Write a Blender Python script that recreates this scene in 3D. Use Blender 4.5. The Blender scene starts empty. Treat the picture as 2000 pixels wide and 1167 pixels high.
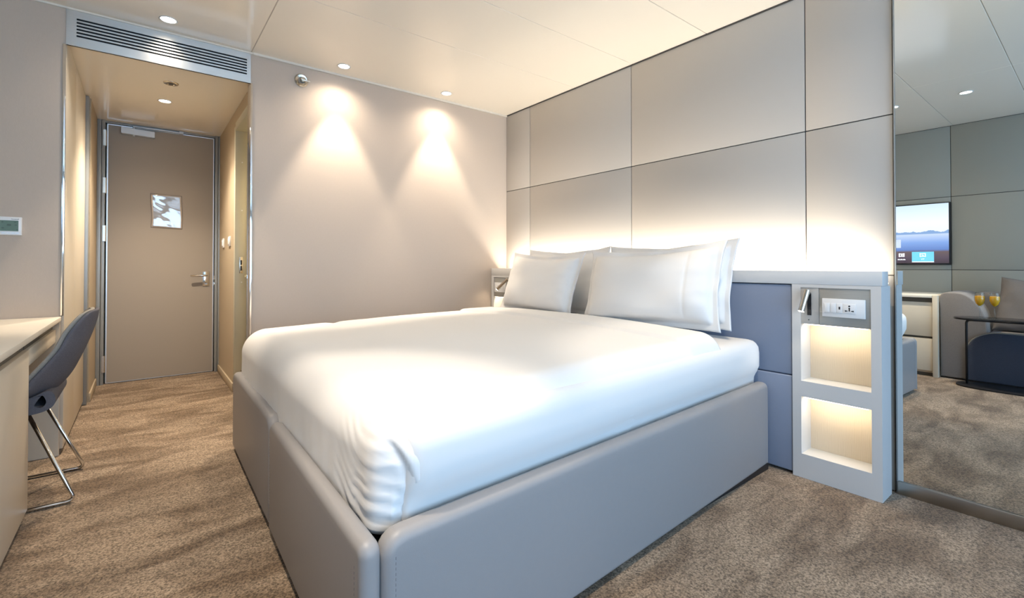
import bpy, bmesh, math, random
from mathutils import Vector, Matrix, noise
random.seed(7)
PI = math.pi
S = bpy.context.scene
COL = S.collection

# ------------------------------------------------------------------ camera
cd = bpy.data.cameras.new('camera'); cam = bpy.data.objects.new('camera', cd); COL.objects.link(cam)
cam.location = (-2.5763, -3.3509, 0.98)
cam.rotation_euler = (PI/2 + 0.0104, 0, -0.6675)
cd.sensor_fit = 'HORIZONTAL'; cd.sensor_width = 36.0
cd.lens = 917.8/2000*36.0
cd.shift_y = (508.33 - 583.5)/2000
cd.clip_start = 0.02
S.camera = cam

# ------------------------------------------------------------------ view, world
S.view_settings.view_transform = 'Standard'
S.view_settings.look = 'None'
S.view_settings.gamma = 1.0
S.view_settings.exposure = 0.32
S.view_settings.use_curve_mapping = False
S.cycles.max_bounces = 10
S.cycles.diffuse_bounces = 6
S.cycles.glossy_bounces = 6
S.cycles.transmission_bounces = 8
S.cycles.transparent_max_bounces = 8
S.cycles.sample_clamp_indirect = 6.0
S.cycles.caustics_reflective = False
S.cycles.caustics_refractive = False
w = bpy.data.worlds.new('world'); S.world = w; w.use_nodes = True
bg = w.node_tree.nodes['Background']
bg.inputs[0].default_value = (0.47, 0.70, 1.0, 1); bg.inputs[1].default_value = 5.6

ROOM_X0, ROOM_Y0, H, HH, VB = -3.569, -5.2, 2.326, 2.178, 2.131     # TV wall, window wall, ceiling, hall ceiling, vent bottom
WARM = (1.0, 0.84, 0.655)

# daylight portal in the window opening
def area(name, loc, rot, sx, sy, power, color, portal=False, spread=PI):
    l = bpy.data.lights.new(name, 'AREA'); l.shape = 'RECTANGLE'; l.size = sx; l.size_y = sy
    l.energy = power; l.color = color; l.spread = spread
    o = bpy.data.objects.new(name, l); COL.objects.link(o); o.location = loc; o.rotation_euler = rot
    if portal: l.cycles.is_portal = True
    return o
area('window_portal', (-1.75, -5.16, 1.13), (PI/2, 0, 0), 3.1, 2.1, 1.0, (1, 1, 1), portal=True)

def spot(name, loc, power, angle=64, blend=0.35, color=WARM, radius=0.03, rot=(0, 0, 0)):
    l = bpy.data.lights.new(name, 'SPOT'); l.energy = power; l.color = color
    l.spot_size = math.radians(angle); l.spot_blend = blend; l.shadow_soft_size = radius
    o = bpy.data.objects.new(name, l); COL.objects.link(o); o.location = loc; o.rotation_euler = rot
    return o

# ------------------------------------------------------------------ materials
MATS = {}
def mat(name, color, rough=0.5, metal=0.0, spec=0.5, noise_amt=0.0, noise_scale=20.0, bump=0.0, bump_scale=200.0,
        stretch=(1, 1, 1), coat=0.0, sheen=0.0, trans=0.0, ior=1.45):
    m = bpy.data.materials.new(name); m.use_nodes = True
    nt = m.node_tree; p = nt.nodes['Principled BSDF']
    p.inputs['Base Color'].default_value = (*color, 1); p.inputs['Roughness'].default_value = rough
    p.inputs['Metallic'].default_value = metal; p.inputs['Specular IOR Level'].default_value = spec
    p.inputs['Coat Weight'].default_value = coat; p.inputs['Sheen Weight'].default_value = sheen
    p.inputs['Transmission Weight'].default_value = trans; p.inputs['IOR'].default_value = ior
    if noise_amt or bump:
        tc = nt.nodes.new('ShaderNodeTexCoord'); mp = nt.nodes.new('ShaderNodeMapping')
        mp.inputs['Scale'].default_value = stretch
        nt.links.new(tc.outputs['Object'], mp.inputs[0])
    if noise_amt:
        n = nt.nodes.new('ShaderNodeTexNoise'); n.inputs['Scale'].default_value = noise_scale; n.inputs['Detail'].default_value = 4
        nt.links.new(mp.outputs[0], n.inputs['Vector'])
        mx = nt.nodes.new('ShaderNodeMix'); mx.data_type = 'RGBA'
        mx.inputs[6].default_value = (*[c*(1-noise_amt) for c in color], 1)
        mx.inputs[7].default_value = (*[min(1, c*(1+noise_amt)) for c in color], 1)
        nt.links.new(n.outputs['Fac'], mx.inputs[0]); nt.links.new(mx.outputs[2], p.inputs['Base Color'])
    if bump:
        n2 = nt.nodes.new('ShaderNodeTexNoise'); n2.inputs['Scale'].default_value = bump_scale; n2.inputs['Detail'].default_value = 3
        nt.links.new(mp.outputs[0], n2.inputs['Vector'])
        b = nt.nodes.new('ShaderNodeBump'); b.inputs['Strength'].default_value = bump; b.inputs['Distance'].default_value = 0.002
        nt.links.new(n2.outputs['Fac'], b.inputs['Height']); nt.links.new(b.outputs[0], p.inputs['Normal'])
    MATS[name] = m
    return m
def emis(name, color, strength):
    m = bpy.data.materials.new(name); m.use_nodes = True
    p = m.node_tree.nodes['Principled BSDF']
    p.inputs['Base Color'].default_value = (*color, 1)
    p.inputs['Emission Color'].default_value = (*color, 1); p.inputs['Emission Strength'].default_value = strength
    MATS[name] = m; return m

mat('wallpaper', (0.525, 0.450, 0.385), 0.75, spec=0.25, noise_amt=0.035, noise_scale=160, bump=0.12, bump_scale=420, stretch=(1, 1, 0.35))
mat('hall_wall', (0.45, 0.37, 0.265), 0.6, spec=0.3, noise_amt=0.03, noise_scale=120)
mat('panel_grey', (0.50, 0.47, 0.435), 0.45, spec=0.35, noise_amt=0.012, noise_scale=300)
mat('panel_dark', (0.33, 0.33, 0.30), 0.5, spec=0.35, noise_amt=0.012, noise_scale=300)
mat('ceiling_panel', (0.84, 0.785, 0.69), 0.15, spec=0.45, noise_amt=0.01, noise_scale=3)
mat('ceiling_seam', (0.50, 0.46, 0.40), 0.5)
mat('seam_dark', (0.06, 0.055, 0.05), 0.7)
mat('ceiling_trim', (0.74, 0.70, 0.62), 0.35)
mat('cream_laminate', (0.66, 0.60, 0.50), 0.4, spec=0.4, noise_amt=0.02, noise_scale=40, stretch=(1, 1, .1))
mat('white_laminate', (0.78, 0.73, 0.64), 0.35, spec=0.4, noise_amt=0.01, noise_scale=30)
mat('pale_grey_laminate', (0.60, 0.60, 0.60), 0.4, spec=0.4, noise_amt=0.008, noise_scale=30)
mat('vinyl_taupe', (0.280, 0.272, 0.275), 0.42, spec=0.4, noise_amt=0.02, noise_scale=60, bump=0.10, bump_scale=700)
mat('vinyl_blue', (0.215, 0.255, 0.345), 0.42, spec=0.4, noise_amt=0.02, noise_scale=60, bump=0.10, bump_scale=700)
mat('stitch', (0.20, 0.19, 0.20), 0.8)
mat('linen', (0.79, 0.785, 0.78), 0.85, spec=0.2, noise_amt=0.006, noise_scale=500, bump=0.05, bump_scale=900)
mat('linen_sheet', (0.77, 0.755, 0.74), 0.85, spec=0.2, noise_amt=0.006, noise_scale=500)
mat('brushed_steel', (0.56, 0.55, 0.52), 0.28, metal=1.0, noise_amt=0.10, noise_scale=60, stretch=(0.05, 1, 12))
mat('bronze_steel', (0.44, 0.41, 0.37), 0.3, metal=1.0, noise_amt=0.08, noise_scale=60, stretch=(1, .05, 12))
mat('nickel', (0.62, 0.57, 0.49), 0.25, metal=1.0, noise_amt=0.06, noise_scale=90, stretch=(1, 1, 6))
mat('chrome', (0.80, 0.80, 0.80), 0.06, metal=1.0, noise_amt=0.01, noise_scale=5)
mat('steel_blue_frame', (0.31, 0.33, 0.335), 0.35, metal=0.25, noise_amt=0.03, noise_scale=30, stretch=(1, 1, .1))
mat('door_laminate', (0.325, 0.285, 0.24), 0.5, spec=0.35, noise_amt=0.03, noise_scale=200, bump=0.05, bump_scale=400)
mat('alu_strip', (0.70, 0.71, 0.71), 0.3, metal=0.8, noise_amt=0.02, noise_scale=50)
mat('closer_grey', (0.55, 0.57, 0.58), 0.4, metal=0.3, noise_amt=0.02, noise_scale=50)
mat('plate_grey', (0.52, 0.50, 0.47), 0.35, metal=0.35, noise_amt=0.04, noise_scale=60, stretch=(1, 1, 8))
mat('plate_steel', (0.42, 0.42, 0.40), 0.32, metal=0.45, noise_amt=0.08, noise_scale=60, stretch=(1, .06, 10))
mat('olive_jamb', (0.52, 0.50, 0.40), 0.4, metal=0.1, noise_amt=0.02, noise_scale=30)
mat('black', (0.012, 0.012, 0.014), 0.45)
mat('black_gloss', (0.010, 0.010, 0.012), 0.12)
mat('dark_recess', (0.10, 0.09, 0.075), 0.5)
mat('white_plastic', (0.78, 0.79, 0.80), 0.3, noise_amt=0.01, noise_scale=20)
mat('switch_gap', (0.30, 0.30, 0.32), 0.5)
mat('lcd', (0.13, 0.20, 0.15), 0.25, noise_amt=0.1, noise_scale=40)
mat('lcd_mark', (0.06, 0.10, 0.075), 0.4)
mat('brass', (0.62, 0.50, 0.28), 0.25, metal=1.0, noise_amt=0.03, noise_scale=20)
mat('chair_fabric', (0.120, 0.119, 0.138), 0.9, spec=0.15, noise_amt=0.35, noise_scale=260, bump=0.35, bump_scale=500)
mat('chair_rim', (0.30, 0.28, 0.25), 0.9, spec=0.15, noise_amt=0.25, noise_scale=260, bump=0.3, bump_scale=500)
mat('sofa_fabric', (0.215, 0.20, 0.195), 0.92, spec=0.1, noise_amt=0.25, noise_scale=300, bump=0.3, bump_scale=500, sheen=0.2)
mat('sofa_blue_shade', (0.058, 0.068, 0.10), 0.92, spec=0.1, noise_amt=0.25, noise_scale=300, bump=0.3, bump_scale=500, sheen=0.2)  # same grey sofa fabric, bluish light and shade put into its colour
mat('cushion_fabric', (0.18, 0.165, 0.16), 0.92, spec=0.1, noise_amt=0.2, noise_scale=300, bump=0.3, bump_scale=500)
mat('juice', (0.95, 0.45, 0.015), 0.3, noise_amt=0.08, noise_scale=40)
mat('sleeve_film', (0.46, 0.42, 0.39), 0.07, metal=0.45, spec=0.8, noise_amt=0.05, noise_scale=12)
mat('window_frame', (0.5, 0.5, 0.5), 0.4)
mat('bath_wall', (0.72, 0.66, 0.50), 0.5, noise_amt=0.02, noise_scale=10)
emis('lamp_glow', (1.0, 0.93, 0.82), 14.0)
emis('led_strip', (1.0, 0.86, 0.66), 2.5)
emis('icon_white', (0.95, 0.95, 1.0), 0.85)
emis('tile_blue', (0.16, 0.55, 0.86), 0.75)
emis('thumb_grey', (0.55, 0.62, 0.78), 0.7)

def glassmat():
    m = bpy.data.materials.new('clear_glass'); m.use_nodes = True; nt = m.node_tree
    nt.nodes.clear()
    o = nt.nodes.new('ShaderNodeOutputMaterial'); mix = nt.nodes.new('ShaderNodeMixShader')
    t = nt.nodes.new('ShaderNodeBsdfTransparent'); g = nt.nodes.new('ShaderNodeBsdfGlossy')
    t.inputs[0].default_value = (0.95, 0.97, 0.97, 1); g.inputs['Roughness'].default_value = 0.03
    f = nt.nodes.new('ShaderNodeLayerWeight'); f.inputs[0].default_value = 0.5
    pw = nt.nodes.new('ShaderNodeMath'); pw.operation = 'POWER'; pw.inputs[1].default_value = 4.0; nt.links.new(f.outputs['Facing'], pw.inputs[0])
    ma = nt.nodes.new('ShaderNodeMath'); ma.operation = 'MULTIPLY_ADD'; ma.inputs[1].default_value = 0.5; ma.inputs[2].default_value = 0.035; nt.links.new(pw.outputs[0], ma.inputs[0])
    nt.links.new(ma.outputs[0], mix.inputs[0]); nt.links.new(t.outputs[0], mix.inputs[1]); nt.links.new(g.outputs[0], mix.inputs[2])
    nt.links.new(mix.outputs[0], o.inputs[0]); MATS['clear_glass'] = m
glassmat()
def mirrormat():
    m = mat('mirror_glass', (0.80, 0.83, 0.82), 0.0, metal=1.0)
mirrormat()

def carpetmat():
    m = bpy.data.materials.new('carpet'); m.use_nodes = True; nt = m.node_tree; p = nt.nodes['Principled BSDF']
    N = nt.nodes.new; L = nt.links.new
    tc = N('ShaderNodeTexCoord')
    mp = N('ShaderNodeMapping'); mp.inputs['Scale'].default_value = (1.0, 2.4, 1); mp.inputs['Rotation'].default_value = (0, 0, 0.5)
    L(tc.outputs['Object'], mp.inputs[0])
    big = N('ShaderNodeTexNoise'); big.inputs['Scale'].default_value = 3.0; big.inputs['Detail'].default_value = 5; big.inputs['Distortion'].default_value = 0.8
    L(mp.outputs[0], big.inputs['Vector'])
    fine = N('ShaderNodeTexNoise'); fine.inputs['Scale'].default_value = 165.0; fine.inputs['Detail'].default_value = 2.5; fine.inputs['Roughness'].default_value = 0.65
    L(tc.outputs['Object'], fine.inputs['Vector'])
    r1 = N('ShaderNodeValToRGB'); r1.color_ramp.elements[0].position = 0.36; r1.color_ramp.elements[0].color = (0.145, 0.100, 0.063, 1)
    r1.color_ramp.elements[1].position = 0.62; r1.color_ramp.elements[1].color = (0.290, 0.220, 0.155, 1)
    L(big.outputs['Fac'], r1.inputs[0])  # broad patches: pile-direction shading painted in as lighter and darker brown
    r2 = N('ShaderNodeValToRGB'); r2.color_ramp.elements[0].position = 0.36; r2.color_ramp.elements[0].color = (0.40, 0.39, 0.37, 1)
    r2.color_ramp.elements[1].position = 0.64; r2.color_ramp.elements[1].color = (1.62, 1.62, 1.64, 1)
    L(fine.outputs['Fac'], r2.inputs[0])
    mx = N('ShaderNodeMix'); mx.data_type = 'RGBA'; mx.blend_type = 'MULTIPLY'; mx.inputs[0].default_value = 1.0
    L(r1.outputs[0], mx.inputs[6]); L(r2.outputs[0], mx.inputs[7]); L(mx.outputs[2], p.inputs['Base Color'])
    p.inputs['Roughness'].default_value = 0.95; p.inputs['Specular IOR Level'].default_value = 0.1; p.inputs['Sheen Weight'].default_value = 0.15
    b = N('ShaderNodeBump'); b.inputs['Strength'].default_value = 0.7; b.inputs['Distance'].default_value = 0.006
    L(fine.outputs['Fac'], b.inputs['Height']); L(b.outputs[0], p.inputs['Normal'])
    MATS['carpet'] = m
carpetmat()

def veneermat():
    m = bpy.data.materials.new('niche_veneer'); m.use_nodes = True; nt = m.node_tree; p = nt.nodes['Principled BSDF']
    N = nt.nodes.new; L = nt.links.new
    tc = N('ShaderNodeTexCoord'); mp = N('ShaderNodeMapping'); mp.inputs['Scale'].default_value = (1, 1, 0.25)
    L(tc.outputs['Object'], mp.inputs[0])
    wv = N('ShaderNodeTexWave'); wv.bands_direction = 'Y'; wv.inputs['Scale'].default_value = 45; wv.inputs['Distortion'].default_value = 6
    wv.inputs['Detail'].default_value = 2; wv.inputs['Detail Scale'].default_value = 1.2
    L(mp.outputs[0], wv.inputs['Vector'])
    r = N('ShaderNodeValToRGB'); r.color_ramp.elements[0].color = (0.61, 0.52, 0.40, 1); r.color_ramp.elements[1].color = (0.65, 0.56, 0.435, 1)
    L(wv.outputs['Fac'], r.inputs[0]); L(r.outputs[0], p.inputs['Base Color'])
    p.inputs['Roughness'].default_value = 0.4; MATS['niche_veneer'] = m
veneermat()

def screenmat():
    # a lake scene on a lit screen; object coordinates: z up, y across (viewer's right is +y)
    m = bpy.data.materials.new('tv_screen'); m.use_nodes = True; nt = m.node_tree; p = nt.nodes['Principled BSDF']
    N = nt.nodes.new; L = nt.links.new
    tc = N('ShaderNodeTexCoord'); sp = N('ShaderNodeSeparateXYZ'); L(tc.outputs['Object'], sp.inputs[0])
    mr = N('ShaderNodeMapRange'); mr.inputs[1].default_value = -0.29; mr.inputs[2].default_value = 0.29; L(sp.outputs['Z'], mr.inputs[0])
    rp = N('ShaderNodeValToRGB'); e = rp.color_ramp.elements
    e[0].position = 0.0; e[0].color = (0.045, 0.030, 0.045, 1); e[1].position = 1.0; e[1].color = (0.62, 0.76, 0.95, 1)
    for pos, c in ((0.10, (0.085, 0.060, 0.095, 1)), (0.20, (0.13, 0.09, 0.10, 1)), (0.235, (0.12, 0.22, 0.55, 1)), (0.36, (0.22, 0.37, 0.75, 1)),
                   (0.500, (0.56, 0.66, 0.90, 1)), (0.505, (0.80, 0.88, 1.0, 1)), (0.70, (0.86, 0.92, 1.0, 1))):
        q = e.new(pos); q.color = c
    L(mr.outputs[0], rp.inputs[0])
    nz = N('ShaderNodeTexNoise'); nz.noise_dimensions = '1D'; nz.inputs['Scale'].default_value = 9; nz.inputs['Detail'].default_value = 5
    L(sp.outputs['Y'], nz.inputs['W'])
    hgt = N('ShaderNodeMath'); hgt.operation = 'MULTIPLY_ADD'; hgt.inputs[1].default_value = 0.085; hgt.inputs[2].default_value = -0.018; L(nz.outputs['Fac'], hgt.inputs[0])
    lt = N('ShaderNodeMath'); lt.operation = 'LESS_THAN'; L(sp.outputs['Z'], lt.inputs[0]); L(hgt.outputs[0], lt.inputs[1])
    gt = N('ShaderNodeMath'); gt.operation = 'GREATER_THAN'; gt.inputs[1].default_value = 0.001; L(sp.outputs['Z'], gt.inputs[0])
    mm = N('ShaderNodeMath'); mm.operation = 'MULTIPLY'; L(lt.outputs[0], mm.inputs[0]); L(gt.outputs[0], mm.inputs[1])
    mx = N('ShaderNodeMix'); mx.data_type = 'RGBA'; mx.inputs[7].default_value = (0.24, 0.38, 0.66, 1)
    L(mm.outputs[0], mx.inputs[0]); L(rp.outputs[0], mx.inputs[6])
    L(mx.outputs[2], p.inputs['Emission Color']); p.inputs['Emission Strength'].default_value = 1.15
    p.inputs['Base Color'].default_value = (0.01, 0.01, 0.01, 1); p.inputs['Roughness'].default_value = 0.15
    MATS['tv_screen'] = m
screenmat()

# ------------------------------------------------------------------ mesh helpers (all shapes given in world coordinates)
BASE = {}
def wloc(o):
    return BASE.get(o.name, Vector((0, 0, 0)))
def bx(bm, x0, x1, y0, y1, z0, z1, bev=0.0, seg=2):
    x0, x1 = sorted((x0, x1)); y0, y1 = sorted((y0, y1)); z0, z1 = sorted((z0, z1))
    t = bmesh.new()
    v = [t.verts.new((x, y, z)) for x in (x0, x1) for y in (y0, y1) for z in (z0, z1)]
    for f in ((0, 1, 3, 2), (4, 6, 7, 5), (0, 4, 5, 1), (2, 3, 7, 6), (0, 2, 6, 4), (1, 5, 7, 3)):
        t.faces.new([v[i] for i in f])
    if bev:
        bmesh.ops.bevel(t, geom=list(t.edges), offset=bev, segments=seg, affect='EDGES', profile=0.5)
    join(bm, t)
def join(bm, t, M=None):
    mp = {}
    for v in t.verts:
        mp[v] = bm.verts.new(M @ v.co if M else v.co)
    for f in t.faces:
        try: bm.faces.new([mp[v] for v in f.verts])
        except ValueError: pass
    t.free()
def prism(bm, pts, axis, a, b, bev=0.0, seg=2):
    """extrude a 2-D outline along axis from a to b; pts are the two other coordinates in xyz order"""
    t = bmesh.new()
    def P(p, h):
        return {'x': (h, p[0], p[1]), 'y': (p[0], h, p[1]), 'z': (p[0], p[1], h)}[axis]
    A = [t.verts.new(P(p, a)) for p in pts]; B = [t.verts.new(P(p, b)) for p in pts]
    n = len(pts)
    t.faces.new(A); t.faces.new(B[::-1])
    for i in range(n): t.faces.new([A[i], B[i], B[(i+1) % n], A[(i+1) % n]])
    bmesh.ops.recalc_face_normals(t, faces=list(t.faces))
    if bev:
        es = [e for e in t.edges if any(len(f.verts) == n and n > 4 for f in e.link_faces)] or list(t.edges)
        bmesh.ops.bevel(t, geom=es, offset=bev, segments=seg, affect='EDGES', profile=0.5)
    join(bm, t)
def lathe(bm, prof, center, axis='z', n=28, cap=True):
    c = Vector(center)
    def P(r, h, a):
        u, v = r*math.cos(a), r*math.sin(a)
        return c + Vector({'z': (u, v, h), 'y': (u, h, v), 'x': (h, u, v)}[axis])
    rings = [[bm.verts.new(P(r, h, 2*PI*i/n)) for i in range(n)] for r, h in prof]
    for A, B in zip(rings, rings[1:]):
        for i in range(n): bm.faces.new([A[i], A[(i+1) % n], B[(i+1) % n], B[i]])
    if cap: bm.faces.new(rings[0]); bm.faces.new(rings[-1])
def smooth_path(pts, n=8, closed=False):
    P = [Vector(p) for p in pts]; out = []
    m = len(P)
    for i in range(m if closed else m-1):
        if closed: a, b, c, d = P[i-1], P[i], P[(i+1) % m], P[(i+2) % m]
        else: a, b, c, d = P[max(i-1, 0)], P[i], P[i+1], P[min(i+2, m-1)]
        for k in range(n):
            t = k/n
            out.append(0.5*((2*b) + (c-a)*t + (2*a-5*b+4*c-d)*t*t + (3*b-a-3*c+d)*t**3))
    if not closed: out.append(P[-1])
    return out
def fillet(pts, r, n=6):
    P = [Vector(p) for p in pts]; out = [P[0]]
    for a, b, c in zip(P, P[1:], P[2:]):
        u = (a-b).normalized(); v = (c-b).normalized(); p0 = b+u*r; p1 = b+v*r
        for k in range(n+1):
            t = k/n; out.append((1-t)**2*p0 + 2*t*(1-t)*b + t*t*p1)
    out.append(P[-1]); return out
def tube(bm, path, r, n=12, closed=False):
    P = [Vector(p) for p in path]; m = len(P); rings = []; up = None
    for i in range(m):
        if closed: d = P[(i+1) % m]-P[i-1]
        else: d = P[min(i+1, m-1)]-P[max(i-1, 0)]
        d.normalize()
        if up is None: up = d.orthogonal().normalized()
        up = (up - d*up.dot(d)).normalized(); s = d.cross(up)
        rings.append([bm.verts.new(P[i] + (up*math.cos(2*PI*k/n) + s*math.sin(2*PI*k/n))*r) for k in range(n)])
    for i in range(m if closed else m-1):
        A, B = rings[i], rings[(i+1) % m]
        for k in range(n): bm.faces.new([A[k], A[(k+1) % n], B[(k+1) % n], B[k]])
    if not closed: bm.faces.new(rings[0][::-1]); bm.faces.new(rings[-1])
def cyl(bm, a, b, r, n=20):
    tube(bm, [a, (Vector(a)+Vector(b))/2, b], r, n)
def obj(name, bm, m, parent=None, smooth=False, weld=False):
    if weld: bmesh.ops.remove_doubles(bm, verts=list(bm.verts), dist=1e-5)
    bmesh.ops.recalc_face_normals(bm, faces=list(bm.faces))
    if parent is not None:
        o0 = wloc(parent)
    else:
        xs = [v.co for v in bm.verts]
        o0 = Vector(((min(v.x for v in xs)+max(v.x for v in xs))/2, (min(v.y for v in xs)+max(v.y for v in xs))/2, min(v.z for v in xs)))
    for v in bm.verts: v.co -= o0
    me = bpy.data.meshes.new(name); bm.to_mesh(me); bm.free()
    ms = m if isinstance(m, (list, tuple)) else [m]
    for k in ms: me.materials.append(MATS[k])
    for p in me.polygons: p.use_smooth = bool(smooth)
    if smooth == 'auto':
        for p in me.polygons: p.use_smooth = True
        me.set_sharp_from_angle(angle=math.radians(35))
    o = bpy.data.objects.new(name, me); COL.objects.link(o)
    BASE[o.name] = o0.copy()
    if parent is not None: o.parent = parent
    else: o.location = o0
    return o
def box(name, m, x0, x1, y0, y1, z0, z1, parent=None, bev=0.0, seg=2):
    bm = bmesh.new(); bx(bm, x0, x1, y0, y1, z0, z1, bev, seg)
    return obj(name, bm, m, parent, smooth='auto' if bev else False)
def thing(name, label, cat, loc, group=None):
    o = bpy.data.objects.new(name, None); COL.objects.link(o); o.location = loc; o.empty_display_size = 0.1
    BASE[o.name] = Vector(loc); o['label'] = label; o['category'] = cat
    if group: o['group'] = group
    return o
def tag(o, label, cat, group=None):
    o['label'] = label; o['category'] = cat
    if group: o['group'] = group
    return o
def struct(o):
    o['kind'] = 'structure'; return o
def sthing(name, loc):
    o = bpy.data.objects.new(name, None); COL.objects.link(o); o.location = loc; o.empty_display_size = 0.1
    BASE[o.name] = Vector(loc); o['kind'] = 'structure'; return o
def text(name, body, size, m, M, parent, extrude=0.0004):
    c = bpy.data.curves.new(name, 'FONT'); c.body = body; c.size = size; c.extrude = extrude; c.align_x = 'CENTER'; c.align_y = 'CENTER'
    t = bpy.data.objects.new('tmp', c); COL.objects.link(t)
    dg = bpy.context.evaluated_depsgraph_get(); me = bpy.data.meshes.new_from_object(t.evaluated_get(dg))
    bpy.data.objects.remove(t)
    bm = bmesh.new(); bm.from_mesh(me); bm.transform(M)
    return obj(name, bm, m, parent)

# ================================================================== STRUCTURE
struct(box('floor', 'carpet', ROOM_X0-.1, 0.1, ROOM_Y0-.1, 2.0, -0.1, 0.0))

# main ceiling: metal panels with hairline seams (panel field split at the seams)
YS = [0.0, -0.327, -0.857, -1.39, -1.915, -2.437, -2.96, -3.49, -4.02, -4.55, -5.08, ROOM_Y0]
XS = [ROOM_X0, -2.040, -0.0]
bm = bmesh.new()
g = 0.0015
for i in range(len(XS)-1):
    for j in range(len(YS)-1):
        if j == 0: continue
        y1 = YS[j] if j != 1 else 0.0
        bx(bm, XS[i]+g, XS[i+1]-g, YS[j+1]+g, y1-g, H, H+0.02, 0.002, 1)
ceil = struct(obj('ceiling', bm, 'ceiling_panel', smooth='auto'))
box('seam_backing', 'ceiling_seam', ROOM_X0-.1, .1, ROOM_Y0-.1, 0, H+.004, H+.06, parent=ceil)
struct(box('ceiling_hall', 'ceiling_panel', -2.97, -1.90, 0.016, 1.95, HH, HH+.04))

# back wall (with the two downlight scallops) and the piece left of the hall
bm = bmesh.new(); bx(bm, -2.030, 0.1, 0.0, 0.10, 0, H+.05); bx(bm, -2.042, -2.030, 0.0, 0.10, VB, H+.05)
struct(obj('wall_back', bm, 'wallpaper'))
bm = bmesh.new(); bx(bm, ROOM_X0-.1, -2.905, 0.0, 0.018, 0, H+.05); bx(bm, -2.905, -2.893, 0.0, 0.018, VB, H+.05)
struct(obj('wall_back_left', bm, 'wallpaper'))
# wall with the television: dark grey panels
def panel_wall(name, m, xf, sgn, ycuts, zcuts, depth=0.02):
    bm = bmesh.new(); gg = 0.0022
    for i in range(len(ycuts)-1):
        for j in range(len(zcuts)-1):
            a, b = sorted((ycuts[i], ycuts[i+1]))
            bx(bm, xf, xf+sgn*depth, a+gg, b-gg, zcuts[j]+gg, zcuts[j+1]-gg, 0.0028, 2)
    o = struct(obj(name, bm, m, smooth='auto'))
    box('seam_backing', 'seam_dark', xf+sgn*0.006, xf+sgn*0.1, min(ycuts)-.05, max(ycuts), -0.05, H+.05, parent=o)
    return o
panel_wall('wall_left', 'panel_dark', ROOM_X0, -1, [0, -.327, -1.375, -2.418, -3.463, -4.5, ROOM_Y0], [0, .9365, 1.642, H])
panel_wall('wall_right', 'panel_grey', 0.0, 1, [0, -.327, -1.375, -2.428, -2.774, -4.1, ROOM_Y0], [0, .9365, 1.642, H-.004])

# window wall behind the camera
bm = bmesh.new()
bx(bm, ROOM_X0-.1, -3.3, ROOM_Y0-.12, ROOM_Y0, 0, H+.05); bx(bm, -0.2, .1, ROOM_Y0-.12, ROOM_Y0, 0, H+.05)
bx(bm, -3.3, -.2, ROOM_Y0-.12, ROOM_Y0, 0, .08); bx(bm, -3.3, -.2, ROOM_Y0-.12, ROOM_Y0, 2.18, H+.05)
struct(obj('wall_rear', bm, 'wallpaper'))
win = sthing('window_1', (-1.75, ROOM_Y0-.06, .08))
bm = bmesh.new()
for x in (-3.3, -1.77, -.24): bx(bm, x, x+.04, ROOM_Y0-.1, ROOM_Y0-.03, .08, 2.18)
for z in (.08, 2.14): bx(bm, -3.3, -.2, ROOM_Y0-.1, ROOM_Y0-.03, z, z+.04)
obj('window_frame', bm, 'window_frame', win)
for x0, x1 in ((-3.26, -1.77), (-1.73, -.24)):
    box('pane', 'clear_glass', x0, x1, ROOM_Y0-.07, ROOM_Y0-.062, .12, 2.14, parent=win)

# hall
struct(box('wall_hall_left', 'hall_wall', -3.0, -2.868, 1.165, 1.95, 0, HH+.04))
bm = bmesh.new()
bx(bm, -2.01, -1.95, 0.10, 0.215, 0, HH+.04); bx(bm, -2.01, -1.95, .83, 1.95, 0, HH+.04); bx(bm, -2.01, -1.95, .215, .83, 2.045, HH+.04)
struct(obj('wall_hall_right', bm, 'hall_wall'))
struct(box('wall_hall_end', 'hall_wall', -3.0, -1.5, 1.86, 1.98, 0, HH+.04))
struct(box('baseboard_hall_right', 'hall_wall', -2.022, -2.01, .86, 1.74, 0, .065, bev=.002))
struct(box('baseboard_hall_left', 'hall_wall', -2.868, -2.858, 1.17, 1.74, 0, .065, bev=.002))
# bathroom shell behind the ajar door
bm = bmesh.new()
bx(bm, -0.6, -0.5, .1, 1.86, 0, 2.3); bx(bm, -1.95, -.5, 1.80, 1.86, 0, 2.3); bx(bm, -1.95, -.5, .1, .16, 0, 2.3); bx(bm, -1.95, -.5, .1, 1.86, 2.22, 2.3)
struct(obj('wall_bathroom', bm, 'bath_wall'))
lb = bpy.data.lights.new('bathroom_bulb', 'POINT'); lb.energy = 14; lb.color = (1, .82, .5); lb.shadow_soft_size = .08
ob = bpy.data.objects.new('bathroom_bulb', lb); COL.objects.link(ob); ob.location = (-1.3, .9, 2.05)

# chrome edge strips of the hall opening, ceiling trim of the back wall
struct(box('trim_1', 'chrome', -2.905, -2.893, -0.004, 0.020, 0.72, VB, bev=.0015))
struct(box('trim_2', 'chrome', -2.042, -2.030, -0.006, 0.100, 0, VB, bev=.0015))
bm = bmesh.new(); bx(bm, -2.03, -.0, -0.016, 0.0, H-.013, H+.001, .002); bx(bm, ROOM_X0, -2.03, -0.010, 0.0, H-.010, H+.001, .002)
struct(obj('trim_3', bm, 'ceiling_trim', smooth='auto'))
struct(box('trim_4', 'seam_dark', -.006, .004, ROOM_Y0, -.016, H-.006, H+.002))

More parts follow.
